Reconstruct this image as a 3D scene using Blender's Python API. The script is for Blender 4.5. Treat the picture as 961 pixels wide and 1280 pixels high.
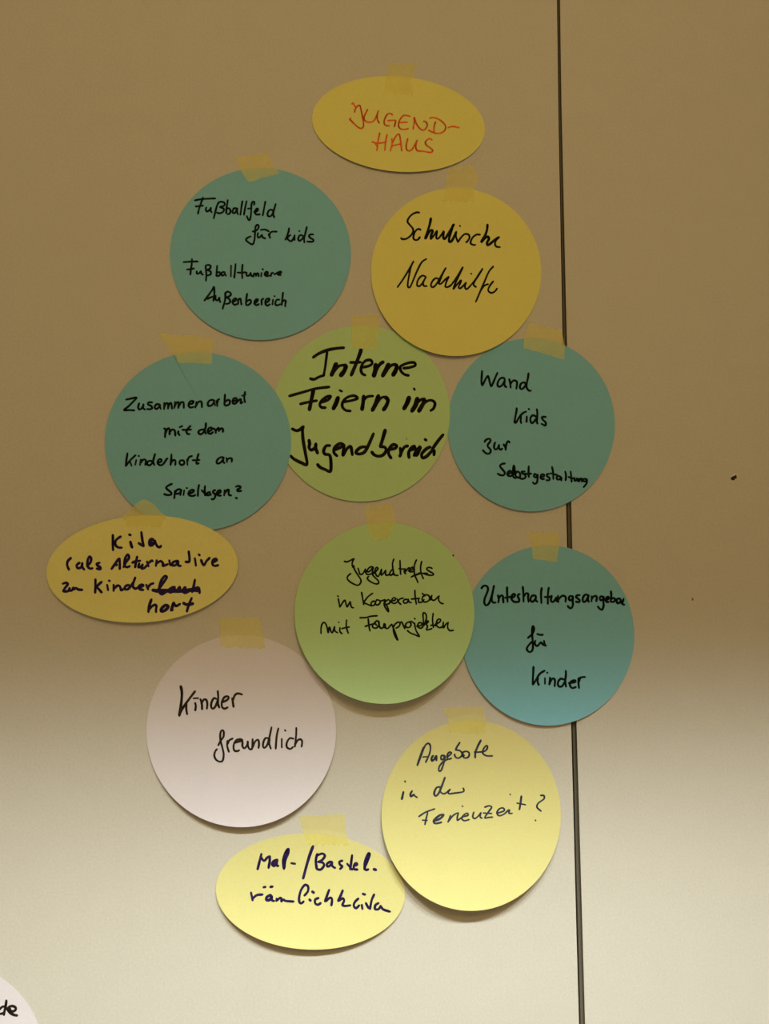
import bpy, math, random
from mathutils import Vector, Euler, Matrix
random.seed(7)
S = bpy.context.scene
for o in list(bpy.data.objects): bpy.data.objects.remove(o)
C = S.collection
# ---------------------------------------------------------------- camera, world, lights, exposure
IMG_W, IMG_H, FPX = 961.0, 1280.0, 1072.0
CAM_POS = Vector((0.0, -0.93, 1.50))
CAM_ROT = Euler((math.radians(90 + 5.5), 0.0, math.radians(-7.0)), 'XYZ')
cam = bpy.data.cameras.new('camera'); cam_ob = bpy.data.objects.new('camera', cam); C.objects.link(cam_ob)
cam_ob.location = CAM_POS; cam_ob.rotation_euler = CAM_ROT
cam.sensor_fit = 'VERTICAL'; cam.sensor_height = 36.0; cam.lens = FPX / IMG_H * 36.0
cam.clip_start = 0.01; S.camera = cam_ob
world = bpy.data.worlds.new('world'); S.world = world; world.use_nodes = True
world.node_tree.nodes['Background'].inputs[0].default_value = (0.30, 0.24, 0.17, 1)
world.node_tree.nodes['Background'].inputs[1].default_value = 0.15
S.view_settings.view_transform = 'Standard'; S.view_settings.look = 'None'
S.view_settings.gamma = 1.0; S.view_settings.use_curve_mapping = False
S.view_settings.exposure = 0.185

# row of cool ceiling downlights: their cones only reach the lower part of the wall
LAMPS = [Vector((x, -1.5, 2.70)) for x in (-0.36, 0.16, 0.68)]
for p in LAMPS:
    sl = bpy.data.lights.new('downlight_beam', 'SPOT'); so = bpy.data.objects.new('downlight_beam', sl); C.objects.link(so)
    so.location = p; so.rotation_euler = (0, 0, 0)
    sl.energy = 107; sl.color = (0.93, 0.995, 0.93); sl.shadow_soft_size = 0.075
    sl.spot_size = math.radians(2 * 51.35); sl.spot_blend = 0.238
# added warm fill, tilted at the wall: dim amber light over all of it
al = bpy.data.lights.new('tilted_fill', 'AREA'); ao = bpy.data.objects.new('tilted_fill', al); C.objects.link(ao)
al.shape = 'RECTANGLE'; al.size = 1.0; al.size_y = 0.36
ao.location = (0.10, -1.95, 2.50); ao.rotation_euler = (math.radians(70), 0, 0)
al.energy = 8.0; al.color = (1.0, 0.69, 0.275)

# second added warm fill, broad and frontal, softens the shade below the cards
fl = bpy.data.lights.new('front_fill', 'AREA'); fo = bpy.data.objects.new('front_fill', fl); C.objects.link(fo)
fl.shape = 'RECTANGLE'; fl.size = 2.6; fl.size_y = 1.3
fo.location = (0.1, -4.10, 1.72); fo.rotation_euler = (math.radians(90), 0, 0)
fl.energy = 8.1; fl.color = (1.0, 0.69, 0.275)

_M = CAM_ROT.to_matrix(); _R = _M @ Vector((1, 0, 0)); _U = _M @ Vector((0, 1, 0)); _F = _M @ Vector((0, 0, -1))
def at(px, py, h=0.0):
    """point at height h (m) in front of the wall plane y=0 that stands at this spot of the photograph"""
    d = _F + _R * ((px - IMG_W / 2) / FPX) + _U * ((IMG_H / 2 - py) / FPX)
    t = (-h - CAM_POS.y) / d.y
    return CAM_POS + d * t

# ---------------------------------------------------------------- materials
def mat(name, col, rough=0.8, vary=0.05, scale=900.0, bump=0.05, spec=0.25, stretch=(1, 1, 1), mottle=0.0):
    m = bpy.data.materials.new(name); m.use_nodes = True
    nt = m.node_tree; n = nt.nodes; l = nt.links; b = n['Principled BSDF']
    b.inputs['Roughness'].default_value = rough
    b.inputs['Specular IOR Level'].default_value = spec
    tc = n.new('ShaderNodeTexCoord'); mp = n.new('ShaderNodeMapping'); mp.inputs['Scale'].default_value = stretch
    l.new(tc.outputs['Object'], mp.inputs['Vector'])
    nz = n.new('ShaderNodeTexNoise'); nz.inputs['Scale'].default_value = scale; nz.inputs['Detail'].default_value = 3
    l.new(mp.outputs[0], nz.inputs['Vector'])
    cr = n.new('ShaderNodeValToRGB')
    cr.color_ramp.elements[0].position = 0.3; cr.color_ramp.elements[1].position = 0.7
    cr.color_ramp.elements[0].color = tuple(c * (1 - vary) for c in col) + (1,)
    cr.color_ramp.elements[1].color = tuple(min(1, c * (1 + vary)) for c in col) + (1,)
    l.new(nz.outputs['Fac'], cr.inputs[0])
    out = cr.outputs[0]
    if mottle:
        n2 = n.new('ShaderNodeTexNoise'); n2.inputs['Scale'].default_value = 30; n2.inputs['Detail'].default_value = 4
        l.new(mp.outputs[0], n2.inputs['Vector'])
        mr = n.new('ShaderNodeMapRange'); mr.inputs[3].default_value = 1 - mottle; mr.inputs[4].default_value = 1 + mottle
        mr.inputs[1].default_value = 0.3; mr.inputs[2].default_value = 0.7
        l.new(n2.outputs['Fac'], mr.inputs[0])
        hs = n.new('ShaderNodeVectorMath'); hs.operation = 'SCALE'
        l.new(out, hs.inputs[0]); l.new(mr.outputs[0], hs.inputs['Scale']); out = hs.outputs[0]
    l.new(out, b.inputs['Base Color'])
    if bump:
        bp = n.new('ShaderNodeBump'); bp.inputs['Strength'].default_value = bump; bp.inputs['Distance'].default_value = 0.0004
        l.new(nz.outputs['Fac'], bp.inputs['Height']); l.new(bp.outputs[0], b.inputs['Normal'])
    return m

WALLC = (0.60, 0.575, 0.515)
M_wall = mat('painted_panel', WALLC, 0.75, 0.05, 420, 0.12, 0.2, mottle=0.012)
M_dark = mat('joint_shadow_board', (0.05, 0.03, 0.015), 0.9)
M_joint = mat('joint_profile_metal', (0.13, 0.115, 0.085), 0.55, 0.15, 300, 0.05, 0.3, (1, 1, 0.02))
M_edge = mat('panel_edge_band', (0.24, 0.205, 0.15), 0.6, 0.15, 300, 0.05)
M_paint = mat('room_wall_paint', (0.62, 0.58, 0.5), 0.85, 0.02, 60)
M_ceil = mat('ceiling_paint', (0.7, 0.67, 0.6), 0.9, 0.02, 60)
M_floor = mat('floor_linoleum', (0.13, 0.10, 0.075), 0.5, 0.12, 40, 0.03)
M_skirt = mat('skirting_wood', (0.33, 0.22, 0.13), 0.5, 0.1, 60, 0.03, 0.3, (1, 1, 8))
M_chip = mat('dark_chip', (0.035, 0.018, 0.012), 0.8)
M_rim = mat('bare_plaster', (0.78, 0.75, 0.70), 0.9)
M_metal = mat('white_lamp_metal', (0.7, 0.7, 0.7), 0.4)
PAPER = {
 'yellow_dark': mat('paper_sun_yellow', (0.80, 0.755, 0.225), 0.85, 0.03, 700, 0.10, 0.15, mottle=0.01),
 'yellow_mid': mat('paper_mid_yellow', (0.79, 0.755, 0.29), 0.85, 0.03, 700, 0.10, 0.15, mottle=0.01),
 'yellow': mat('paper_pale_yellow', (0.705, 0.665, 0.285), 0.85, 0.03, 700, 0.10, 0.15, mottle=0.01),
 'teal': mat('paper_blue_green', (0.225, 0.535, 0.67), 0.85, 0.04, 700, 0.10, 0.15, mottle=0.012),
 'green': mat('paper_light_green', (0.50, 0.735, 0.36), 0.85, 0.03, 700, 0.10, 0.15, mottle=0.01),
 'white': mat('paper_off_white', (0.725, 0.685, 0.745), 0.85, 0.025, 700, 0.10, 0.15, mottle=0.01),
}
INK = {
 'red': mat('red_felt_ink', (0.93, 0.15, 0.04), 0.6, 0.2, 300, 0, 0.06),
 'black': mat('black_felt_ink', (0.007, 0.013, 0.008), 0.5, 0.2, 300, 0, 0.06),
 'marker': mat('thick_black_marker_ink', (0.010, 0.007, 0.005), 0.5, 0.2, 300, 0, 0.06),
 'dark': mat('worn_black_ink', (0.030, 0.022, 0.015), 0.5, 0.3, 300, 0, 0.06),
 'blue': mat('deep_blue_ink', (0.022, 0.012, 0.075), 0.5, 0.4, 200, 0, 0.06),
 'navy': mat('navy_pen_ink', (0.045, 0.055, 0.085), 0.5, 0.4, 200, 0, 0.06),
}
def emis(name, col, s):
    m = bpy.data.materials.new(name); m.use_nodes = True
    b = m.node_tree.nodes['Principled BSDF']; b.inputs['Base Color'].default_value = (*col, 1)
    b.inputs['Emission Color'].default_value = (*col, 1); b.inputs['Emission Strength'].default_value = s
    return m
M_glow_w = emis('warm_fill_diffuser', (1.0, 0.64, 0.27), 0.35)  # glowing face of the two added fill lights
M_glow_c = emis('cool_lens', (0.87, 0.985, 1.0), 2.0)
def tape_mat():
    m = mat('masking_tape', (0.95, 0.87, 0.25), 0.55, 0.04, 260, 0.12, 0.3, (1, 1, 3), mottle=0.05)
    nt = m.node_tree; n = nt.nodes; l = nt.links
    out = n['Material Output']; b = n['Principled BSDF']
    tr = n.new('ShaderNodeBsdfTransparent'); mx = n.new('ShaderNodeMixShader'); mx.inputs[0].default_value = 0.41
    l.new(tr.outputs[0], mx.inputs[1]); l.new(b.outputs[0], mx.inputs[2]); l.new(mx.outputs[0], out.inputs['Surface'])
    return m
M_tape = tape_mat()

# ---------------------------------------------------------------- mesh helpers
def mesh_ob(name, verts, faces, m, parent=None, loc=(0, 0, 0), smooth=False):
    """verts in world space; the object's origin is put at loc"""
    L = Vector(loc)
    me = bpy.data.meshes.new(name)
    me.from_pydata([tuple(Vector(v) - L) for v in verts], [], faces); me.update()
    if smooth:
        for p in me.polygons: p.use_smooth = True
    me.materials.append(m)
    o = bpy.data.objects.new(name, me); C.objects.link(o)
    if parent is not None:
        o.parent = parent; o.location = L - Vector(parent['_w'])
    else:
        o.location = L
    o['_w'] = tuple(L)
    return o
def box(x0, x1, y0, y1, z0, z1):
    v = [(x0,y0,z0),(x1,y0,z0),(x1,y1,z0),(x0,y1,z0),(x0,y0,z1),(x1,y0,z1),(x1,y1,z1),(x0,y1,z1)]
    return v, [(0,3,2,1),(4,5,6,7),(0,1,5,4),(1,2,6,5),(2,3,7,6),(3,0,4,7)]
def struct(o): o['kind'] = 'structure'; return o

# ---------------------------------------------------------------- the room
X0, X1, Y0, H = -2.4, 2.8, -4.2, 2.75
struct(mesh_ob('floor', *box(X0, X1, Y0, 0.1, -0.1, 0), M_floor))
ceil_h = 0.0
struct(mesh_ob('ceiling', *box(X0, X1, Y0, 0.1, H, H + 0.1), M_ceil))
struct(mesh_ob('wall_left', *box(X0 - 0.1, X0, Y0, 0.1, 0, H), M_paint))
struct(mesh_ob('wall_right', *box(X1, X1 + 0.1, Y0, 0.1, 0, H), M_paint))
struct(mesh_ob('wall_front', *box(X0 - 0.1, X1 + 0.1, Y0 - 0.1, Y0, 0, H), M_paint))
back = struct(mesh_ob('wall_back', *box(X0, X1, 0.014, 0.1, 0, H), M_dark))

# the joint between the two panels widens a little towards the floor, as in the photograph
JL = [(-60, 695.2), (0, 696.0), (130, 697.6), (380, 702.2), (630, 707.4), (900, 713.6), (1130, 719.4), (1280, 723.5), (1340, 725.2)]
JR = [(-60, 698.6), (0, 699.8), (130, 701.7), (380, 707.3), (630, 713.9), (900, 720.4), (1130, 727.0), (1280, 731.2), (1340, 733.0)]
def edge(J):
    pts = [at(x, y) for y, x in J]
    return [Vector((pts[0].x, 0, H))] + pts + [Vector((pts[-1].x, 0, 0.0))]
TH = 0.012
def panel(xl, xr, el=None, er=None):
    """wall panel whose left and/or right edge follows a polyline of world points (top to bottom)"""
    L = el or [Vector((xl, 0, H)), Vector((xl, 0, 0))]; R = er or [Vector((xr, 0, H)), Vector((xr, 0, 0))]
    loop = [(p.x, p.z) for p in L] + [(p.x, p.z) for p in reversed(R)]
    n = len(loop); v = [(x, 0, z) for x, z in loop] + [(x, TH, z) for x, z in loop]
    f = [tuple(range(n)), tuple(reversed(range(n, 2 * n)))] + [(i, i + n, (i + 1) % n + n, (i + 1) % n) for i in range(n)]
    return v, f
eJL, eJR = edge(JL), edge(JR)
xa = eJL[0].x - 1.25; xb = eJR[0].x + 1.25
struct_children = [
    panel(X0, xa - 0.005), panel(xa, 0, None, eJL), panel(0, xb, eJR, None), panel(xb + 0.005, X1)]
for v, f in struct_children:
    o = mesh_ob('wall_panel', v, f, M_wall, back)
    o.data.materials.append(M_edge)
    for k, p in enumerate(o.data.polygons): p.material_index = 0 if k < 2 else 1
# metal joint profile standing a little back in the gap, leaving a dark slit on its left
v = []; f = []
for a, b in zip(eJL, eJR):
    w = b.x - a.x
    v += [(a.x + w * 0.34 + 0.0013, 0.005, a.z), (b.x + 0.002, 0.005, a.z), (b.x + 0.002, 0.0135, a.z), (a.x + w * 0.34 + 0.0013, 0.0135, a.z)]
for i in range(len(eJL) - 1):
    k = 4 * i
    for j in range(4): f.append((k + j, k + (j + 1) % 4, k + 4 + (j + 1) % 4, k + 4 + j))
o = mesh_ob('joint_profile', v, f, M_joint, back)
# chip in the panel and two specks
def blot(name, pts, h, m):
    v = [at(x, y, h) for x, y in pts] + [at(x, y, 0.00002) for x, y in pts]; n = len(pts)
    return mesh_ob(name, v, [tuple(range(n))] + [(i, i + n, (i + 1) % n + n, (i + 1) % n) for i in range(n)], m, back)
blot('chip_rim', [(911.6, 597.6), (912.6, 596.2), (917.5, 592.4), (919.2, 592.2), (920.6, 594), (921.6, 597), (917, 600.8), (914, 599.8)], 0.00015, M_rim)
blot('chip_hole', [(912.4, 598.0), (915.0, 595.6), (918.0, 594.6), (919.2, 593.2), (920.4, 594.6), (921.2, 597.2), (918.6, 598.8), (917.4, 600.4), (914.8, 600.2)], 0.0003, M_chip)
blot('speck', [(864.2, 747.6), (866.4, 747.4), (866.6, 750.4), (864.6, 751)], 0.0003, mat('speck_brown', (0.20, 0.15, 0.07), 0.9))
for nm, a in (('baseboard_back', (X0, X1, -0.012, 0.0, 0.0, 0.07)), ('baseboard_left', (X0, X0 + 0.012, Y0, -0.012, 0, 0.07)),
              ('baseboard_right', (X1 - 0.012, X1, Y0, -0.012, 0, 0.07)), ('baseboard_front', (X0 + 0.012, X1 - 0.012, Y0, Y0 + 0.012, 0, 0.07))):
    struct(mesh_ob(nm, *box(*a), M_skirt))

# bodies for the ceiling downlights and for the two added warm fills
def disc(cx, cy, z0, z1, r0, r1, n=32, cap=True):
    v = []; f = []
    for z, r in ((z0, r0), (z1, r1)):
        v += [(cx + r * math.cos(2 * math.pi * i / n), cy + r * math.sin(2 * math.pi * i / n), z) for i in range(n)]
    f = [(i, (i + 1) % n, n + (i + 1) % n, n + i) for i in range(n)]
    if cap: f.append(tuple(range(n, 2 * n)))
    return v, f
def thing(name, loc, label, cat, group=None):
    e = bpy.data.objects.new(name, None); C.objects.link(e); e.location = loc; e['_w'] = tuple(loc)
    e.empty_display_size = 0.05
    e['label'] = label; e['category'] = cat
    if group: e['group'] = group
    return e
for p, lb in zip(LAMPS, ('round white ceiling downlight on the left end of the row', 'round white ceiling downlight in the middle of the row of three', 'round white ceiling downlight on the right end of the row')):
    d = thing('ceiling_downlight', (p.x, p.y, H), lb, 'lamp', 'row of ceiling downlights')
    mesh_ob('housing', *disc(p.x, p.y, H - 0.02, H - 0.001, 0.11, 0.11), M_metal, d)
    mesh_ob('lens', *disc(p.x, p.y, H - 0.022, H - 0.021, 0.08, 0.08), M_glow_c, d)
d = thing('tilted_fill_light', (0.10, -1.95, 2.50), 'wide warm fill light, added, hanging tilted from the ceiling', 'lamp')  # invented casing around the tilted fill
_T = Matrix.Translation((0.10, -1.95, 2.50)) @ Matrix.Rotation(math.radians(70), 4, 'X')
def tilt(v): return [_T @ Vector(p) for p in v]
v, f = box(-0.55, 0.55, -0.22, 0.22, 0.012, 0.09); mesh_ob('housing', tilt(v), f, M_metal, d)
v, f = box(-0.51, 0.51, -0.19, 0.19, 0.004, 0.010); mesh_ob('fill_diffuser', tilt(v), f, M_glow_w, d)
for sx in (-0.42, 0.42):
    v, f = disc(0.10 + sx, -1.99, 2.62, H, 0.008, 0.008, 10); mesh_ob('fill_rod', v, f, M_metal, d)

d = thing('front_fill_light', (0.1, -4.2, 1.0), 'wide warm fill light added on the wall opposite the cards', 'lamp')  # invented casing behind the frontal fill
mesh_ob('fill_frame', *box(-1.26, 1.46, -4.199, -4.13, 1.01, 2.43), M_metal, d)
mesh_ob('fill_diffuser', *box(-1.2, 1.4, -4.129, -4.115, 1.07, 2.37), M_glow_w, d)

# ---------------------------------------------------------------- the cards
MM = 0.001
class Card:
    def __init__(s, key, name, cx, cy, a, b, rot, paper, base, lift, side, label, group, expo=2.5):
        s.__dict__.update(locals()); s.th = math.radians(rot)
    def uv(s, px, py):
        dx, dy = px - s.cx, py - s.cy; c, n = math.cos(s.th), math.sin(s.th)
        return (dx * c + dy * n) / s.a, (-dx * n + dy * c) / s.b
    def h(s, px, py):
        u, v = s.uv(px, py); v = max(-1, min(1.0, v))
        k = ((v + 1) / 2) ** s.expo
        h = s.base + s.lift * k + s.side * u * k
        if s.key == 'zusammen':                       # crease running down from the tape
            ax, ay, bx, by = 217.0, 443.0, 247.0, 497.0
            L = math.hypot(bx - ax, by - ay); tx, ty = (bx - ax) / L, (by - ay) / L
            t = ((px - ax) * tx + (py - ay) * ty) / L; dd = (px - ax) * -ty + (py - ay) * tx   # >0 left/below
            dd += -7 * (t * (1 - t)) if 0 < t < 1 else 0
            w = max(0.0, min(1.0, (1.12 - t))) if t > -0.2 else 0
            h += 0.9 * w * (1 / (1 + math.exp(max(-30, min(30, dd / 0.4))))) * math.exp(-max(-dd, 0) / 22.0) - 1.1 * w * math.exp(-((dd - 0.6) / 0.75) ** 2)
        return h * MM
G1, G2 = 'round cards taped to the wall', 'oval cards taped to the wall'
CARDS = [
 Card('wand','round_card',664,531,104.5,108.2,0,'teal',0.5,3.0,-0.5,'round blue-green card reading Wand Kids zur Selbstgestaltung, covering the panel joint higher up',G1),
 Card('interne','round_card',451.5,517,110.8,110,0,'green',1.1,1.5,0,'round green card reading Interne Feiern im Jugendbereich in thick black marker',G1),
 Card('zusammen','round_card',247.3,552,116.4,111.6,0,'teal',1.8,1.5,0,'round blue-green card with a crease reading Zusammenarbeit mit dem Kinderhort an Spieltagen',G1),
 Card('unterhaltung','round_card',685,794.4,107.8,112.5,0,'teal',0.5,4.0,-1.0,'round blue-green card reading Unterhaltungsangebot für Kinder, at the lower right over the joint',G1),
 Card('kinder','round_card',301.5,914,118.5,120,0,'white',0.5,9.5,0.5,'round off-white card reading Kinder freundlich, under the first yellow oval on the left',G1),
 Card('mal','oval_card',388,1114.6,118.2,72.4,2,'yellow',0.5,10.0,-3.5,'pale yellow oval card reading Mal-/Bastelräumlichkeiten at the bottom of the cluster',G2),
 Card('fussball','round_card',325.4,317.5,113.1,107.6,0,'teal',0.5,2.2,0,'round blue-green card reading Fußballfeld für Kids, Fußballturniere, Außenbereich',G1),
 Card('jugend','oval_card',498,155,108.3,59.4,5.2,'yellow_dark',0.6,3.0,0,'topmost yellow oval card with the red heading JUGEND-HAUS',G2),
 Card('schul','round_card',570,340,106.4,105,0,'yellow_dark',0.6,5.0,-1.8,'round golden-yellow card reading Schulische Nachhilfe below the red-lettered oval',G1),
 Card('kita','oval_card',177.7,711.3,119.8,66.8,-3.5,'yellow_mid',3.5,3.0,0,'yellow oval card reading Kita als Alternative zum Kinderhort, with a struck-out word',G2),
 Card('treffs','round_card',480.4,766.4,112.5,113.5,0,'green',1.2,17.5,-1.5,'round green card reading Jugendtreffs in Kooperation mit Fanprojekten, its lower edge lifting off',G1),
 Card('angebote','round_card',588.8,1019.4,112.1,119.2,0,'yellow',1.0,17.5,-2.5,'large round pale yellow card reading Angebote in der Ferienzeit, lower edge curling off the wall',G1),
 Card('de','round_card',-63,1321,118,118,0,'white',0.5,4.0,0,'off-white round card cut off at the bottom left corner, ending in the letters de',G1),
]
CD = {c.key: c for c in CARDS}
TK = 0.14 * MM
for c in CARDS:
    fine = c.key == 'zusammen'
    NR, NS = (70, 760) if fine else (26, 150)
    c.org = at(c.cx, c.cy, 0)
    top = []; cc, sn = math.cos(c.th), math.sin(c.th)
    P = [(c.cx, c.cy)]
    for r in range(1, NR + 1):
        q = r / NR
        for i in range(NS):
            t = 2 * math.pi * i / NS; x, y = c.a * q * math.cos(t), c.b * q * math.sin(t)
            P.append((c.cx + x * cc - y * sn, c.cy + x * sn + y * cc))
    for px, py in P: top.append(at(px, py, c.h(px, py)))
    bot = [p + Vector((0, TK, 0)) for p in top]
    n = len(top); f = []
    idx = lambda r, i: 1 + (r - 1) * NS + i % NS
    for i in range(NS): f.append((0, idx(1, i), idx(1, i + 1))); f.append((n, n + idx(1, i + 1), n + idx(1, i)))
    for r in range(1, NR):
        for i in range(NS):
            q = (idx(r, i), idx(r + 1, i), idx(r + 1, i + 1), idx(r, i + 1)); f.append(q); f.append(tuple(n + k for k in reversed(q)))
    sk = len(f)
    for i in range(NS): a, b = idx(NR, i), idx(NR, i + 1); f.append((a, n + a, n + b, b))
    o = mesh_ob(c.name, top + bot, f, PAPER[c.paper], loc=c.org)
    for k, p in enumerate(o.data.polygons): p.use_smooth = k < sk
    o.data.set_sharp_from_angle(angle=math.radians(50))
    o['label'] = c.label; o['category'] = 'card'; o['group'] = c.group
    c.ob = o
sp = CD['treffs']
v = [at(x, y, sp.h(x, y) + 0.00008) for x, y in ((565.2, 693.6), (566.6, 692.8), (567.4, 695.0), (566.0, 696.0))]
mesh_ob('ink_speck', v, [(0, 1, 2, 3)], INK['black'], sp.ob, loc=sp.org)

sp = CD['interne']
v = [at(x, y, sp.h(x, y) + 0.00008) for x, y in ((507.0, 547.4), (509.0, 547.2), (509.2, 549.6), (507.2, 549.8))]
mesh_ob('ink_speck', v, [(0, 1, 2, 3)], mat('faint_green_dot', (0.30, 0.42, 0.08), 0.8), sp.ob, loc=sp.org)

# ---------------------------------------------------------------- handwriting
def smooth_line(p, n=6):
    if len(p) < 3: return p
    Q = [p[0]] + p + [p[-1]]; o = []
    for i in range(1, len(Q) - 2):
        a, b, c, d = Q[i - 1], Q[i], Q[i + 1], Q[i + 2]
        m = max(2, min(n, int(math.hypot(c[0] - b[0], c[1] - b[1]) / 0.7) + 1))
        for k in range(m):
            t = k / m
            o.append(tuple(.5 * (2 * b[j] + (c[j] - a[j]) * t + (2 * a[j] - 5 * b[j] + 4 * c[j] - d[j]) * t * t + (3 * b[j] - a[j] - 3 * c[j] + d[j]) * t ** 3) for j in (0, 1)))
    o.append(p[-1]); return o
BOLD = {'black': 1.1, 'marker': 1.08, 'blue': 1.12, 'dark': 1.05, 'red': 1.22, 'navy': 1.05}
def write(line):
    key, word, reg, ink, wd, txt = line.split('|')
    x0, y0, w = map(float, reg.split()); k = w / 961.0; wd = float(wd) * BOLD.get(ink, 1)
    c = CD[key]; V = []; F = []; lay = 0
    def P(x, y): return at(x, y, c.h(x, y) + 0.00006 + lay * 2e-7)
    for s in txt.split(';'):
        q = s.split(); fac = 1.0
        if q[0][0] == '@': fac = float(q.pop(0)[1:])
        pts = smooth_line([(x0 + float(a.split(',')[0]) * k, y0 + float(a.split(',')[1]) * k) for a in q])
        L = max(len(pts) - 1, 1); r = wd * fac / 2; lay += 1; ph = random.random() * 6
        R = [r * (1.0 + 0.07 * math.sin(ph + i * 0.35)) * (0.86 if i in (0, L) else 1) for i in range(len(pts))]
        if all(inside(c, x, y) for x, y in pts) is False:
            keep = [i for i, (x, y) in enumerate(pts) if inside(c, x, y)]
            pts = [pts[i] for i in keep]; R = [R[i] for i in keep]
        for i, (x, y) in enumerate(pts):
            b = len(V)
            V.extend(P(x + R[i] * math.cos(a * math.pi / 4), y + R[i] * math.sin(a * math.pi / 4)) for a in range(8))
            F.append(tuple(range(b, b + 8))[::-1])
            if i:
                px, py = pts[i - 1]; dx, dy = x - px, y - py; l = math.hypot(dx, dy) or 1
                nx, ny = -dy / l, dx / l; b = len(V)
                V.extend((P(px + nx * R[i-1], py + ny * R[i-1]), P(x + nx * R[i], y + ny * R[i]), P(x - nx * R[i], y - ny * R[i]), P(px - nx * R[i-1], py - ny * R[i-1])))
                F.append((b, b + 1, b + 2, b + 3))
    mesh_ob('handwritten_word', V, F, INK[ink], c.ob, loc=c.org)
def inside(c, x, y):
    u, v = c.uv(x, y); return u * u + v * v < 0.985
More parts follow.
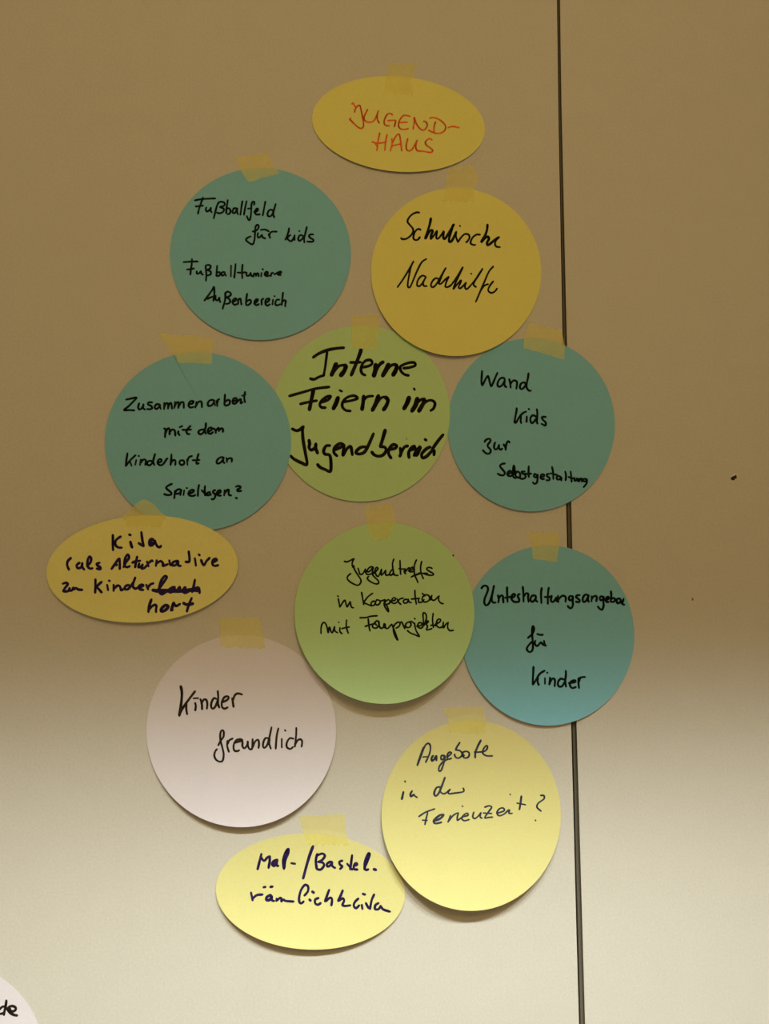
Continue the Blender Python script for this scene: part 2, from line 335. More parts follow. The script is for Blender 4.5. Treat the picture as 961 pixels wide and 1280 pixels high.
WRITING = '''
jugend|JUGEND-|430 120 150|red|1.7|@1.5 66,62 74,60; 74,62 96,96; 84,130 90,104 106,82 126,76 136,110 146,160 155,210 154,246 136,260 112,250 84,226 58,200 45,186 54,178; 188,108 172,140 160,172 166,196 190,210 222,208 248,186 264,150 276,118; 264,150 268,190 280,216; 388,152 372,140 350,144 334,166 322,196 322,222 336,236 362,240; 350,198 380,196 412,196 408,222 402,246; 528,164 500,156 474,158 454,180 440,206 436,238 448,260 478,268 514,262; 448,214 480,210 506,210; 560,172 562,210 552,264; 562,172 578,220 604,258 632,274 654,262 666,234 656,208 636,202; 732,208 722,240 718,290; 686,178 712,172 752,184 790,210 812,240 808,272 782,294 748,300 712,292 676,274; 832,254 870,244 920,254
jugend|HAUS|430 120 150|red|1.7|286,296 274,350 262,438; 344,310 332,370 326,436; 224,366 250,376 280,378 312,374 338,366; 246,376 268,410; 370,440 386,380 404,340 428,308 444,312 452,360 462,440; 378,396 410,394 450,384; 382,340 384,410; 510,342 498,390 500,426 518,440 546,426 566,390 586,354; 580,366 574,410 584,436 606,444; 704,352 684,342 662,354 650,376 662,396 690,416 710,438 690,452 640,444 590,438
fussball|Fußballfeld|240 240 110|black|2.3|30,92 90,80 160,74 254,70; 118,62 98,120 78,180 64,238; 40,158 80,154 120,148; 158,168 150,190 160,212 180,206 196,190 206,172; 206,172 202,202 216,222; 300,108 276,140 258,200 246,250 236,288; 282,120 310,106 344,112 358,132 344,152 306,164 336,176 350,194 334,220 302,232 272,226; 390,88 384,130 376,180 372,230; 374,190 396,176 416,192 420,216 404,240 384,240; 482,178 460,178 444,202 446,228 468,228 488,196; 494,178 490,214 502,244; 550,100 540,160 528,250; 596,100 580,170 566,250; 676,140 682,112 664,106 650,130 646,180 644,240 632,300 616,302 602,274 598,262; 610,182 650,178; 676,218 706,212 720,188 706,182 688,206 688,230 704,246 740,244; 800,104 788,170 772,256; 884,204 860,192 836,206 824,238 830,262 852,266 876,244 896,190 914,130; 896,190 886,240 898,278
fussball|für|300 270 100|black|2.3|182,168 186,130 204,106 220,112 224,136 206,164 178,182 150,186; 180,182 178,240 170,300 154,338 130,336 96,314 72,290 84,266 128,244; 248,168 300,162 344,184; 216,204 210,230 216,258 240,252 262,226; 262,226 272,256 304,270; 342,218 350,240 362,262; 352,236 360,206 386,188 440,188
fussball|kids|300 270 100|black|2.3|588,146 582,190 564,240 544,286; 556,272 580,246 606,228; 562,262 582,288 604,302 626,294 644,262 656,230; 656,230 654,262 654,288; 710,180 714,183; 752,236 722,230 702,256 700,286 716,298 744,278 770,240; 802,130 786,200 770,270 772,318; 880,222 844,222 828,242 846,266 878,282 880,302 850,310 804,306
fussball|Fußball|225 315 135|black|2.3|30,90 90,86 158,84; 106,62 104,110 96,160 92,202; 60,156 94,152 124,146; 148,172 150,192 168,190 184,172; 186,170 190,192 204,202; 230,256 234,200 230,150 228,124 250,114 272,124 266,146 244,160 270,172 274,194 258,206 240,208; 330,122 326,170 324,214; 328,186 350,178 358,196 344,212 326,210; 396,178 378,180 366,200 380,210 398,196; 398,184 408,212; 454,120 452,218; 494,106 490,160 482,228
fussball|turniere|225 315 135|black|2.3|556,112 552,170 554,234; 510,182 550,184 584,180; 594,184 590,206 606,212 622,200 628,184; 628,184 632,208 646,216; 652,220 658,194 672,194 676,212 682,192 694,190 700,216; 734,150 738,157; 724,186 722,218; 756,200 780,194 780,180 764,178 752,200 768,214 792,210; 806,216 814,190 830,186; 838,200 866,184 890,174 900,180 886,190 866,196 880,204 896,204
fussball|Außenbereich|250 350 115|black|2.4|46,214 90,156 130,100 144,74 150,120 146,170 140,216; 76,198 104,184 140,172; 162,164 160,196 174,214 192,200 202,184; 204,184 202,210 212,230; 262,136 264,180 256,230 236,300; 262,140 286,122 316,134 322,156 300,172 276,182 302,196 316,222 300,244 270,250; 340,228 370,218 378,196 362,194 344,212 340,240 360,258 386,252; 398,250 400,206 422,196 426,220 432,256; 492,144 484,190 478,256; 482,230 510,208 530,214 528,240 500,262 478,258; 570,246 590,230 606,206 590,202 570,222 568,250 590,262 614,252; 644,260 644,210 662,196; 684,240 712,222 724,200 706,194 686,212 684,250 704,268 730,252; 776,168 780,172; 762,206 756,256; 828,206 804,206 788,230 790,260 816,262 838,252; 866,132 860,190 852,262; 856,232 878,212 896,222 890,250 890,276
schul|Schulische|495 255 140|black|2.3|200,74 176,72 140,88 110,118 98,150 116,178 142,208 146,240 122,274 88,298 56,302 42,292; 210,222 194,214 172,226 154,256 148,292 162,308 186,306 204,284; @1.3 298,124 290,170 272,230 252,294 276,250 300,224 314,234 300,270 298,300; 298,300 324,270 350,232 346,270 346,294 362,296 390,262 408,236; @1.3 408,236 404,280 416,300 446,260 476,210 494,178 486,190 470,240 454,300 458,324 482,310 516,240; 516,240 514,280 530,326; 546,186 551,190; 530,326 560,284 590,258 620,262 630,288 612,320 600,328; 720,264 694,262 664,280 644,310 640,338 660,350 680,350; @1.3 784,178 780,220 764,268 732,324 760,296 786,280 796,300 780,330 784,352 808,340 844,310 878,286; 884,284 858,312 848,344 862,366 892,370
schul|Nachhilfe|490 315 140|black|2.2|46,302 90,240 140,160 184,80; 184,80 160,130 146,200 136,260 136,298 156,298 186,230 220,150 256,86 294,60; 288,212 264,202 238,218 218,250 214,284 230,294 254,276 290,214; 290,214 268,260 272,290 298,292; 404,240 382,224 356,238 336,270 336,296 356,300 384,270 420,206 460,138; 460,138 430,196 408,250 400,270 420,272 456,236 486,212; 486,212 468,250 456,296 480,300 510,280; 510,280 560,210 606,132 580,190 550,250 526,316 556,280 590,244 584,270 570,302 584,312 610,290 634,262; 634,262 624,300 642,318 680,280; 676,184 681,188; 680,280 724,226 766,160 774,146 752,180 726,222 704,260 700,284 720,300; 868,124 830,170 790,260 760,330 718,428; 760,330 790,290 824,276; 868,252 838,290 824,326 838,346 860,350 884,336 900,314
interne|Interne|385 425 145|marker|3.4|@1.1 42,144 90,112 160,84 230,70 296,64; @.9 158,100 150,160 142,220 130,290; 18,320 50,326 90,306 132,292; @1.6 232,200 216,240 194,290; 200,280 250,220 300,206; @1.6 304,212 312,224 296,262 272,292; @1.3 438,82 430,110 400,190 358,290; 350,186 390,186 436,184; 450,226 500,216 530,196 520,168 480,170 450,200 438,240 446,276 474,292; @1.6 560,206 558,250 542,296; @1.2 548,300 570,240 596,200 622,182; @1.6 666,204 650,240 618,296; 624,290 676,220 720,200; @1.5 726,206 734,220 724,256 704,290; 790,234 840,228 886,212 880,188 840,188 790,204 762,226 772,262 800,286 832,294
interne|Feiern|355 475 200|marker|3.4|32,96 110,74 190,52 270,42; @1.4 176,60 166,110 152,178; 98,144 150,132 196,124; 216,136 262,120 280,98 258,100 226,124 214,146 224,164 248,166; 334,62 346,68; @1.5 324,106 312,140 296,172; 358,132 410,122 440,110 420,94 380,104 354,130 350,160 370,182 398,186; @1.4 478,98 474,140 468,176; 472,130 496,102 534,96; @1.5 566,96 552,140 530,182; 540,166 580,110 610,102; @1.4 610,104 624,122 614,154 598,178
interne|im|355 475 200|marker|3.4|780,52 784,58; @1.6 750,106 738,140 720,172; @1.6 800,112 790,150 768,186; 776,176 806,130 836,112; @1.5 842,116 836,140 810,186; 806,180 850,132 886,122 906,140 898,170 880,184
interne|Jugendbereich|355 525 205|marker|3.8|48,52 70,62 90,58 112,40 108,60 112,120 124,190 134,260 100,250 60,230 38,210; 146,118 150,140 146,160 160,176 184,160 186,140 184,160 196,194; 268,150 246,152 232,180 240,200 266,206 274,240 272,300 240,290 210,276 196,260; 292,176 330,160 346,144 326,138 298,160 292,190 310,210; 352,146 348,180 346,206 370,166 390,156 396,180 400,204; 484,158 450,160 424,182 424,196 450,198 480,176 524,80; @1.15 592,60 578,110 564,156; 564,156 590,160 598,180 578,206 548,212 526,202 514,188; 616,172 650,166 660,152 640,144 618,164 612,196 626,222; 680,164 684,196 678,212; 686,190 704,160 724,152; 738,178 764,168 762,154 744,164 730,190 732,220; 762,208 774,180 796,156; 826,114 832,118; 800,160 784,196 774,208; 856,158 832,170 806,200 812,222 836,212 870,176; 932,86 904,120 870,170 880,180 878,204
wand|Wand|595 455 80|black|2.5|88,104 86,160 82,220 80,270 92,316 120,270 150,210 176,182 190,210 206,280 226,334 256,280 290,200 320,132; 430,240 420,212 380,210 344,240 322,290 326,330 360,340 396,310 430,250; 432,244 424,300 436,336 456,348; 498,230 510,280 518,356; 514,300 550,256 580,246 612,270 612,310 604,372; 746,300 720,276 680,290 658,330 664,368 690,376 720,350 756,300; 786,140 780,200 764,270 756,340 776,384 800,402 822,400
wand|Kids|635 505 60|black|2.5|172,84 166,150 148,240 134,320 130,368 160,370 200,300 250,230 300,180 360,152; 250,236 256,290 250,340 262,382; 410,98 420,106; 374,246 372,300 368,360; 556,256 520,230 476,236 446,290 450,350 480,382 520,350 562,290; 574,104 584,180 580,280 572,350 590,396; 756,258 700,256 676,276 700,320 744,360 756,400 740,430 700,414 668,396
wand|zur|600 540 50|black|2.5|108,238 130,200 180,168 230,166 252,200 220,260 184,306 186,350 230,400 254,440 246,490 200,524 150,514 100,476 66,436; 362,250 340,310 334,370 356,412 390,414 430,380 456,310; 456,310 450,360 470,410 500,424 530,400; 564,296 590,340 610,380 612,424 620,340 640,270 660,226 690,226 706,254
wand|Selbst|615 570 125|black|2.5|122,72 90,78 76,100 100,130 122,160 110,184 80,184 54,170; 148,176 180,160 176,142 156,150 146,176 160,192 186,190 204,150 214,110 208,92 202,120 202,160 204,200 226,214; 214,120 220,150 226,190 250,208 270,190 262,160 240,150 222,176; 314,150 286,150 290,166 316,180 320,206 290,220 256,206; 352,98 350,150 352,202; 316,170 340,172 376,170
wand|gestaltung|615 570 125|black|2.4|430,184 408,172 402,196 424,204 438,180 436,220 430,254 408,268 390,252; 466,206 498,194 496,178 474,180 464,206 478,222 500,220; 548,172 526,176 530,196 552,210 548,232 522,232; 576,104 586,160 588,222; 560,166 590,174 624,182; 656,198 630,192 620,216 640,228 664,206 664,236; 702,148 710,190 706,234; 754,148 760,200 764,248; 734,200 760,212 790,214; 792,210 792,236 808,234 816,214 822,240; 836,216 834,244 850,218 862,220 862,248 ; 906,222 880,220 876,240 898,244 910,226 908,262 878,300
zusammen|Zusammen|150 480 165|black|2.5|44,114 80,106 120,100 90,134 60,164 30,190 70,190 104,192; 140,140 132,166 138,184 154,180 168,160 170,148; 170,148 168,174 182,186; 234,134 208,134 204,148 226,160 234,176 216,184 198,182; 286,148 266,148 252,168 262,182 280,172 292,152; 290,156 296,182; 322,138 320,182; 320,170 334,142 348,144 350,180; 350,170 362,140 374,144 378,180; 400,130 394,176; 396,168 410,138 426,136 424,176; 426,164 444,134 462,136 464,174; 502,146 526,142 534,126 516,124 502,140 500,160 514,172 536,166; 556,130 548,172; 552,164 570,132 592,130 596,170
zusammen|arbeit|150 480 165|black|2.5|678,116 656,118 640,136 642,158 662,158 680,140 686,120; 684,124 692,156; 702,124 708,160; 708,140 712,118 722,110; 764,76 762,110 760,152; 762,134 784,116 800,124 796,146 778,156 762,154; 822,128 846,118 848,106 832,104 820,120 822,142 842,142; 842,142 862,120 880,112 878,140 892,132; 910,58 904,100 910,132; 888,86 912,78
zusammen|mit dem|200 520 90|black|2.6|52,166 74,180 70,230 66,284; 76,220 100,170 122,168 128,200 126,246; 128,216 156,184 186,184 200,210 204,262; 262,150 296,134; 246,204 240,230 262,256; 406,132 370,170 352,210 370,240 394,240; 300,184 350,186 414,180; 584,180 548,184 518,200 514,226 540,244 576,222 606,160 612,96; 600,170 598,200 610,238; 650,208 690,180 684,156 652,162 636,196 644,226 676,238 706,214; 714,166 740,190 744,226; 744,200 764,170 784,160 786,200; 790,190 820,164 840,180 838,212
zusammen|Kinderhort|150 560 150|black|2.5|60,42 52,90 46,144; 50,140 80,100 124,58; 78,104 92,142; 148,62 152,66; 130,96 122,134; 166,92 160,136; 164,120 184,94 206,98 202,136; 254,104 230,104 216,122 224,136 246,134 264,104 280,48; 270,80 266,112 276,136; 308,116 330,108 330,92 314,90 302,108 306,130 328,138 350,124 372,90 380,84; 412,50 410,90 404,136; 406,120 428,96 444,104 442,136; 494,98 478,106 478,126 496,136 514,124 510,102 494,98; 536,92 540,136; 540,108 550,76 576,64; 628,48 616,90 612,124 630,122; 582,98 610,98 636,96
zusammen|an|150 560 150|black|2.5|820,72 798,78 776,100 776,122 796,122 820,100 830,76; 826,84 826,108 836,120; 852,80 856,112; 856,96 876,82 894,86 894,110
zusammen|Spiel|200 595 110|black|2.6|130,86 90,104 66,128 84,150 120,180 122,202 84,208 44,198; 164,162 160,200 156,244; 160,190 186,152 216,146 230,162 212,186 180,196; 234,152 226,180 222,208; 290,130 296,134; 264,158 256,208; 320,192 352,180 370,160 350,150 322,168 310,194 326,214 360,218 384,208; 426,98 416,150 412,218
zusammen|tagen?|200 595 110|black|2.6|490,110 488,160 492,212; 456,156 476,178 500,192; 544,174 520,182 508,204 530,210 550,190; 546,184 556,208; 604,156 582,160 578,180 594,192 604,210 596,240 576,256 562,250; 634,192 662,176 656,156 634,164 620,190 634,212 664,214; 706,156 700,212; 706,190 730,156 750,152 748,186 754,208 776,212; 828,118 850,108 876,116 874,132 846,146 844,162 862,166 886,162; @1.3 828,240 838,242
kita|Kita|130 655 80|blue|3|132,164 134,230 132,320 136,394; 250,188 200,222 168,266 172,316 210,350 266,356; @1.2 380,160 396,166; @1.1 396,266 406,310 422,352; 560,122 570,200 580,270 594,330 556,310 520,288; @1.1 740,236 706,228 680,260 684,310 714,320 750,290 762,252; @1.4 700,260 720,290; 762,250 780,300 806,340 840,346 856,326
kita|als|75 680 205|blue|3|64,82 46,100 42,124 52,150; 114,110 98,124 104,142 126,134 130,112; 130,112 130,134 142,150; 158,130 178,108 182,84 172,74 162,96 162,130 176,144 190,142; 232,110 216,116 220,126 236,136 236,148 216,144
kita|Alternative|75 680 205|blue|3|302,146 320,120 346,86 350,110 350,146; 314,126 334,122; 372,136 384,110 404,80 396,62 382,84 378,124 392,136 408,130; 452,74 446,100 440,136; 424,110 440,102 470,98; 464,114 460,136 478,130; 484,120 478,142 494,140 510,124; 510,104 518,130; 518,112 536,98 542,100; 566,96 562,128; 564,114 590,100 604,116 604,128 632,118; 640,96 646,124; 690,98 664,106 656,124 676,124 694,104; 690,108 694,126 708,128; 754,44 758,80 756,104 736,104; 790,84 796,126; 814,62 818,66; 826,94 842,124 858,100 876,82; 898,106 918,96 912,86 896,96 894,120 908,128 926,124
kita|zum|75 715 185|blue|3|18,76 40,70 50,80 34,102 22,124 40,126 56,122; 62,104 62,120 78,118 86,102 90,114; 90,114 102,104 110,108 120,114 144,116
kita|Kinder|75 715 185|blue|3|230,48 230,90 228,134; 270,64 246,86 240,98 256,116 270,132; 318,56 322,58; 306,84 312,118; 348,84 348,122; 350,108 374,88 390,96 396,118 410,112; 446,84 426,92 420,110 440,112 460,90 478,64 488,36; 476,70 474,96 490,108 506,100 516,86; 520,100 540,88 528,82 514,94 518,112 540,116; 560,84 572,112; 570,100 588,80 606,74
kita|fach struck out|75 715 185|blue|3|@1.5 604,118 640,124; 632,124 650,98 680,56 694,34 682,26 660,50 646,90 644,124 660,144 690,128 712,110; @1.2 736,100 716,110 712,130 730,124 744,98; 742,104 752,122 776,98; @1.2 776,98 782,124 800,116 812,100; 816,100 800,120 812,136 850,118; 876,50 868,90 858,130; 868,110 894,100 904,110 906,136; @1.5 620,122 700,122 780,124 860,116 902,120
kita|hort|175 740 75|blue|3|@1.1 182,120 160,180 142,240 134,320; 140,290 190,230 240,206 262,226 256,280 256,320; @1.2 440,214 400,214 350,260 336,300 360,312 410,286 450,240 440,214; @1.2 540,174 520,230 500,290 520,280; 540,180 560,210 580,226 610,210 640,192; 828,96 800,160 770,240 750,314; @1.2 696,178 740,200 800,196 846,186
treffs|Jugendtreffs|425 690 125|black|2|40,90 70,94 100,80 132,66 120,90 116,124 124,148; 130,130 140,170 170,220 196,260 200,290 180,316 150,316 100,290 72,262 70,240 84,222 102,208; 172,156 180,180 190,212 214,212 236,180 244,164; 244,164 246,196 262,216 300,210 324,190; 318,146 290,144 264,170 262,190 286,184 318,150 310,190 314,220 340,250 366,276 368,302 340,306 300,290 266,264 264,244 276,236; 324,206 350,180 364,158 350,148 336,172 342,210 362,236 384,206 398,166; 398,166 396,220 416,206 438,176; 438,176 438,218 460,222 480,206; 516,68 504,110 506,150 512,190 516,222; 504,164 480,196 476,220 494,222 512,200; 516,206 530,224 556,224; 576,80 578,150 582,216; 566,160 600,164 626,164 616,188 630,210; 626,190 650,160 664,150; 656,182 690,170 708,150 690,148 664,170 670,190 700,188 716,170; 734,76 716,120 712,170 716,220 734,260 748,294; 684,240 710,226 740,212 770,200; 784,90 774,140 778,200 800,256; 720,226 760,210 810,204 840,206; 884,158 860,148 834,156 836,170 866,190 896,208 892,222 850,222 800,206
treffs|in|415 735 145|black|2|46,66 52,70; 50,88 58,120 64,158; 66,156 84,126 100,104 108,104 114,126 124,156 138,134 150,114 154,138 162,160 178,164
treffs|Kooperation|415 735 145|black|2|244,36 252,80 262,138; 336,44 300,70 272,104 264,120 290,134 326,148; 342,108 326,120 324,138 336,146 354,136 358,116 342,106; 372,96 360,116 362,136 378,140 396,126 396,106 376,98; 398,110 430,100 438,98 430,130 440,160 466,196 464,170 448,140 430,126; 436,120 460,98 478,104 476,126 456,134; 488,106 520,102 524,84 508,82 494,100 494,120 520,128 540,114; 538,90 552,120 570,136; 548,110 560,92 590,84; 622,96 606,94 590,110 600,126 624,118 632,92; 632,100 640,118 656,120; 686,18 688,70 698,134; 656,92 700,88 724,84; 718,90 716,116 740,118 762,96; 746,44 762,56 792,58 808,76 804,100 784,114 758,114 746,96 752,72 774,60; 812,100 820,70 828,62; 824,64 826,96 850,100 874,76 888,66; 882,72 884,104 900,124 920,130
treffs|mit|395 765 90|black|2|66,286 66,220 80,160 110,140 134,170 150,220 160,276; 164,276 170,220 182,206 196,262; 196,262 220,270 246,196; 246,196 250,250 286,276; 300,134 304,140; 320,208 318,260 346,290; 408,106 402,170 408,220 430,284; 344,222 390,210 444,200
treffs|Fan|445 760 130|black|2.1|36,90 90,88 140,76 194,72; 112,100 118,160 128,212; 84,170 120,158 160,146; 160,150 190,120 210,126 212,150 196,180 170,186 152,174 156,150 176,146 190,160; 206,120 214,160 226,186 250,180 260,144; 256,150 260,180 276,176
treffs|projekten|445 760 130|black|2|270,150 268,180 290,190 310,170 330,150; 334,156 350,200 370,250 384,296 360,260 346,220 344,180; 344,180 360,150 392,130 406,146 396,170 370,186; 406,140 420,130 436,160 450,190 452,170 460,150; 490,128 466,140 456,160 470,180 496,176 508,150 496,128 516,126 530,140; 540,96 544,102; 540,140 546,180 560,220 584,262 550,250 500,230 474,208; 560,170 600,160 606,140 584,136 568,160 576,180 600,186 620,170; 618,170 622,120 618,60 626,44 644,56 650,90 640,130 630,160; 636,150 656,120 668,126 650,150 660,170 650,200 670,200 700,190; 712,50 706,110 714,180; 690,160 720,160 736,166; 730,150 756,140 780,120 776,104 754,108 742,140 750,170 776,182 800,170; 806,130 804,176 810,180 830,150 852,134; 850,136 846,180 864,208 900,206
unterhaltung|Unterhaltungs|595 725 100|black|2.6|64,100 84,74 110,68 136,82 142,120 124,170 104,220 98,266 110,300 134,300 160,270 184,200 204,120 214,70; 204,130 188,200 190,250 206,272 232,270; 262,184 272,230 266,270; 270,220 300,186 322,196 324,230 328,272; 372,86 372,150 378,264; 350,214 392,206 430,196; 424,220 462,196 466,174 446,170 424,200 428,236 460,262 510,264; 524,170 504,176 500,196 516,230 514,262; 560,82 566,140 570,262; 572,200 600,160 626,170 624,210 630,264; 716,190 680,186 656,214 656,250 680,260 706,236 720,196; 718,200 716,240 736,262; 788,96 780,160 784,278; 872,94 862,180 862,286; 824,204 870,204 910,194; 908,190 898,240 914,264 940,250 960,216; 960,210 966,250 986,262
unterhaltung|ngs|690 725 100|black|2.6|70,190 74,264; 72,240 110,196 140,190 164,210 160,262; 246,196 214,194 200,220 214,244 240,230 250,200 246,250 250,300 230,338 206,334 188,312; 332,182 300,184 288,204 310,224 332,246 320,266 286,260
unterhaltung|angebot|690 725 100|black|2.6|430,180 400,176 376,200 366,240 380,264 410,246 440,184; 440,184 430,230 440,262; 474,196 472,258; 474,230 500,196 530,194 536,220 530,256; 610,200 584,198 572,220 584,244 610,230 620,204 616,260 618,310 600,356 570,344 550,318; 644,240 676,226 678,204 660,204 644,230 650,260 680,264; 706,136 710,190 704,240 706,262; 708,230 736,216 756,232 750,254 720,266; 800,222 780,230 776,262 790,280 816,264 822,236 806,222 ; 822,240 830,270 850,292 868,296; 858,226 850,256 836,280
unterhaltung|für|650 780 40|black|2.5|232,420 290,370 350,320 400,240 420,150 396,70 366,90 356,180 358,300 370,420 380,560 384,700 360,800 300,840 240,820 200,760 220,690 290,600 340,540; 510,300 580,322 680,326; 456,500 440,560 460,630 510,660 560,620 620,550 660,590 720,636 780,650; 716,500 724,560 740,620
unterhaltung|Kinder|655 830 85|black|2.6|132,40 128,120 124,200 122,290; 126,290 170,220 220,140 290,94; 196,200 190,250 206,296; 324,120 330,126; 294,200 294,280; 366,190 364,240 356,290; 362,270 390,216 420,206 436,240 430,316; 560,220 520,208 486,240 476,290 500,320 540,310 566,260; 588,96 590,160 580,240 592,322; 628,270 680,264 724,250 716,230 680,236 650,264 650,310 680,340 730,326; 770,200 768,270 776,340; 774,250 790,200 820,186 860,184
kinder|Kinder|215 850 95|dark|2.7|@1.25 110,80 124,150 122,230 110,340 92,450; @1.1 290,144 240,210 180,290 120,380 92,450; 180,300 180,370 192,434; 270,232 330,230; 292,290 300,330 294,384; 358,242 376,300 380,370; 370,300 400,250 432,252 446,300 440,364; 560,240 530,230 500,280 494,340 518,362 550,330 580,250; 578,140 584,220 580,300 598,348; 640,280 690,256 716,226 700,206 660,220 630,280 632,340 664,362 704,346; 760,230 770,290 778,340; 764,280 790,200 830,170 886,184
kinder|freundlich|260 900 125|dark|2.5|98,244 120,200 148,160 150,110 132,100 118,130 120,200 136,260 150,330 140,390 110,400 76,380 60,340 70,300 86,280; 186,200 184,250 200,306; 190,230 204,196 236,178; 250,220 290,210 330,196 310,184 270,196 246,240 250,290 278,300 300,290; 300,200 330,210 330,250 350,272 376,240 382,206; 382,206 384,250 400,280 424,270 428,184; 428,184 430,260; 430,260 450,210 480,190 490,230 484,270; 580,176 550,176 530,220 530,260 548,264 576,220 610,70; 590,180 588,230 604,276; 676,80 660,150 650,276; 738,98 744,104; 708,182 708,264; 820,180 784,176 756,220 758,262 790,278 816,260; 848,76 846,150 834,256; 836,240 860,196 890,186 904,210 898,256
angebote|Angebote|515 920 105|navy|2.2|@1.3 60,334 90,250 126,150 140,128; 140,128 160,96 190,86 210,120 200,200 156,300; 124,240 180,236; @1.2 240,226 224,250 226,284 250,270 276,230 278,280; 370,224 336,226 330,262 350,270 376,232 370,280 350,350 330,396 306,398 312,350 350,300 400,270 450,256; 404,238 430,218 450,196 432,184 408,204 400,240 414,264 446,258; @1.1 546,74 510,130 500,160; 500,160 540,166 570,190 568,226 530,254 496,240 486,210; 560,180 580,210 596,224; 610,176 580,190 586,240 620,252 650,230 650,190 620,174; @1.2 786,50 750,120 724,190 722,246; 714,184 760,184 830,174 860,140 858,112 836,120 812,160 810,200 850,226 918,228
angebote|in der|495 965 90|navy|2.1|@1.2 118,122 122,132; @1.3 98,266 86,320 76,362; @1.2 214,254 190,296 200,326 236,300; 236,300 250,320 282,340; @1.2 584,200 540,210 510,270 514,310 540,316 576,270 620,160 652,74; 592,210 590,256 620,288 660,284 700,250 722,232; 722,232 696,270 710,290 780,282 880,268 906,250 896,216
angebote|Ferienzeit?|520 985 165|navy|2.1|20,208 70,176 136,152; 84,180 74,220 64,266; 46,234 80,236; @1.3 126,240 170,226 200,196 170,200 130,236 140,258 184,250; 250,200 242,226 232,248; 238,240 270,200 306,182 300,210 300,236; 336,132 340,134; 304,236 340,210 376,200 374,184 350,194 332,220 350,238 386,230; 420,176 412,210 430,222 456,200 472,180; 472,180 466,210 480,220; 500,140 530,130 550,140 530,170 500,216 530,214 556,212; 490,182 550,186; 590,184 640,166 634,146 606,152 588,180 604,202 640,190 672,160; 680,160 676,184 700,184; 684,46 686,50; @1.2 766,60 760,110 752,156; 734,110 796,122; 906,54 930,56 930,80 890,110 880,140 910,168; 868,234 870,238
mal|Mal|315 1055 165|blue|2.9|68,72 54,130 40,184; 62,90 86,122 110,100 130,90; 130,90 128,130 120,174; @1.1 184,114 156,126 148,150 164,158 184,120; 160,140 176,140; 184,116 178,150 190,160; @1.1 232,180 226,120 246,60 264,38 262,70 240,120 234,176; 286,140 312,144; @1.15 444,16 420,80 396,160 372,250
mal|Bastel|315 1055 165|blue|2.9|@1.1 474,74 464,120 470,178; 472,84 510,70 530,86 510,116 482,130; 482,130 514,136 524,156 500,186 470,182; 570,128 546,144 548,164 566,158 584,138; 580,130 584,160 604,174; 656,122 636,130 640,150 656,164 640,182; 728,82 722,130 714,184; 692,144 728,186; 744,160 764,150 756,140 742,154 742,182 766,186; 818,186 822,130 846,70 856,80 838,130 820,170 830,190 846,184; @1.3 888,184 900,188
mal|räumlichkeiten|305 1100 190|blue|2.9|@1.1 44,80 54,128; 54,118 80,96 116,92; @1.2 124,46 134,44; @1.2 168,44 178,42; @1.2 168,96 144,108 142,126 164,124 176,104; 176,104 176,128 190,132; 206,118 204,132; 208,130 226,114 236,118 236,136; 238,130 252,124 262,132 312,136; 382,98 404,70 404,40 384,32 360,64 348,110 350,140 362,148 376,136; @1.2 432,74 440,80; @1.2 414,124 420,130; 470,114 450,124 450,148 468,156 484,146; 538,62 524,100 512,134; 516,134 544,112 556,124 552,160; 624,66 610,100 594,132; 598,132 624,116 632,132 622,158 642,164 672,160; 722,118 700,140 694,164 708,178 728,160; @1.2 752,88 764,92; 744,158 748,182; 822,92 806,130 796,182; 770,146 784,172 798,182; 850,146 830,160 828,184 850,184 864,164; 866,168 880,186 922,200
de|de|0 1240 60|dark|3|-10,350 40,300 80,290; -10,440 50,430 90,400; @1.05 128,170 116,260 96,360 78,460; @1.1 140,340 200,290 260,284 310,310 310,360 250,390 200,372; @1.2 150,350 190,400 240,440 290,462 340,470; 200,330 210,360
'''
for ln in WRITING.strip().split('\n'):
    if ln.strip() and ln[0] != '#': write(ln)

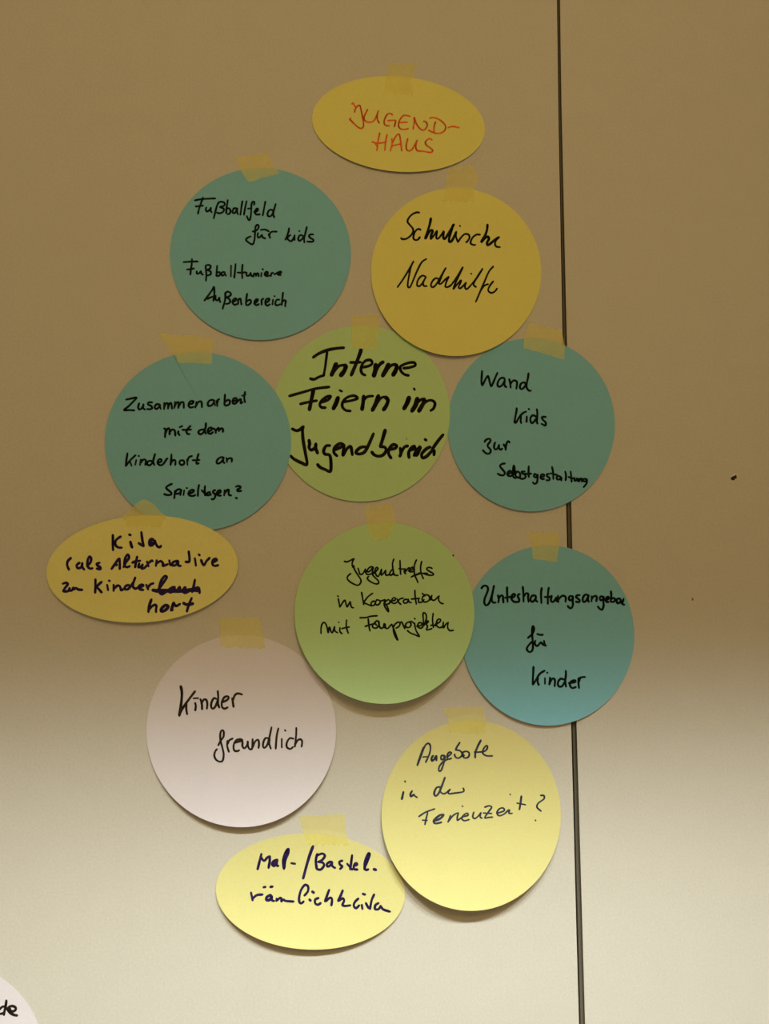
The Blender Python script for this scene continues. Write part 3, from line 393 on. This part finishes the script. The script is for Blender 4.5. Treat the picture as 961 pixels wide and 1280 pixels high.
# ---------------------------------------------------------------- masking tape
def base_h(px, py, keys):
    h = 0.0
    for k in keys:
        c = CD[k]; u, v = c.uv(px, py); r = math.hypot(u, v)
        if r <= 1: hh = c.h(px, py)
        else:
            q = 1 / r; ex, ey = c.cx + (px - c.cx) * q, c.cy + (py - c.cy) * q
            d = math.hypot(px - ex, py - ey); t = max(0, 1 - d / 7.0)
            hh = c.h(ex, ey) * t * t * (3 - 2 * t)
        h = max(h, hh)
    return h
def lerp_line(P, t):
    n = len(P) - 1; s = min(int(t * n), n - 1); f = t * n - s
    return P[s][0] + (P[s+1][0] - P[s][0]) * f, P[s][1] + (P[s+1][1] - P[s][1]) * f
def tape(L, R, keys, label, arch=None, seed=0):
    rnd = random.Random(seed); NR, NC = 30, 20; V = []
    jt = [rnd.uniform(-1.1, 1.1) for _ in range(NC + 1)]; jb = [rnd.uniform(-0.9, 0.9) for _ in range(NC + 1)]
    for i in range(NR + 1):
        t = i / NR; a = lerp_line(L, t); b = lerp_line(R, t)
        for j in range(NC + 1):
            s = j / NC; x = a[0] + (b[0] - a[0]) * s; y = a[1] + (b[1] - a[1]) * s
            y += jt[j] * max(0, 1 - t * 8) + jb[j] * max(0, 1 - (1 - t) * 8)
            if arch: y -= arch(s) * (1 - t)
            wr = 0.00004 * math.sin(x * 0.9 + seed) * math.sin(y * 0.55 + 2 * seed)
            V.append(at(x, y, base_h(x, y, keys) + 0.00016 + wr))
    F = [(i * (NC + 1) + j, (i + 1) * (NC + 1) + j, (i + 1) * (NC + 1) + j + 1, i * (NC + 1) + j + 1) for i in range(NR) for j in range(NC)]
    mid = lerp_line(L, .5); mid2 = lerp_line(R, .5)
    o = mesh_ob('masking_tape_strip', V, F, M_tape, loc=at((mid[0] + mid2[0]) / 2, (mid[1] + mid2[1]) / 2, 0), smooth=True)
    o['label'] = label; o['category'] = 'tape'; o['group'] = 'masking tape strips holding up the cards'
tape([(486,79.5),(481.5,98),(479,117)], [(523,80),(514,97),(516,118.5)], ['jugend'], 'yellowish tape strip at the top of the red-lettered yellow oval', seed=1)
tape([(294,197),(300,212),(310.5,228)], [(334,189.5),(341,207),(349.6,216)], ['fussball'], 'tilted tape strip at the top of the Fußballfeld card', seed=2)
tape([(562,209),(557,228),(556,240),(553,252)], [(592,207),(598.6,223),(592,237),(593,252)], ['schul'], 'tape strip between the red-lettered oval and the golden Schulische Nachhilfe card', seed=3)
tape([(198,417.5),(211,437),(223,453)], [(265.7,421.5),(265.5,438),(265,454.5)], ['zusammen'], 'wide slanted tape strip on the creased Zusammenarbeit card', seed=4)
tape([(439,393.6),(440,414),(439.3,434.5)], [(475,392.4),(473,414),(470.5,437)], ['interne'], 'tape strip above the thick marker writing Interne', seed=5)
tape([(661,403),(655.5,418),(654,434.7)], [(702.2,413),(706,433),(704.5,449)], ['wand'], 'slanted tape strip on the Wand Kids card, reaching into the panel joint', seed=6)
tape([(153,647),(158,652),(159,658)], [(208,646),(204,652),(202,659)], ['kita', 'zusammen'], 'arched tape strip between the Zusammenarbeit card and the Kita oval', arch=lambda s: 21 * math.sin(math.pi * s) ** 1.25, seed=7)
tape([(456,634),(458.6,655),(465,676)], [(489,628.5),(495,655),(483,673.5)], ['treffs'], 'tape strip at the top of the Jugendtreffs card', seed=8)
tape([(656,665),(664.5,680),(666,698.7)], [(698.6,666),(698.6,683),(695.6,703)], ['unterhaltung'], 'tape strip at the top of the Unterhaltungsangebot card beside the joint', seed=9)
tape([(273,772),(275,790),(275.5,808.5)], [(323,771),(329.6,790),(331,811)], ['kinder'], 'wide tape strip at the top of the off-white Kinder freundlich card', seed=10)
tape([(553,885),(560,900),(561.5,915.5)], [(603.4,882.5),(607,900),(606,917)], ['angebote'], 'tape strip at the top of the Angebote card', seed=11)
tape([(373.6,1020),(378.5,1040),(384.5,1056)], [(430.5,1017.6),(432,1038),(436,1056.5)], ['mal'], 'tape strip at the top of the lowest yellow oval', seed=12)
for o in bpy.data.objects:
    if '_w' in o: del o['_w']
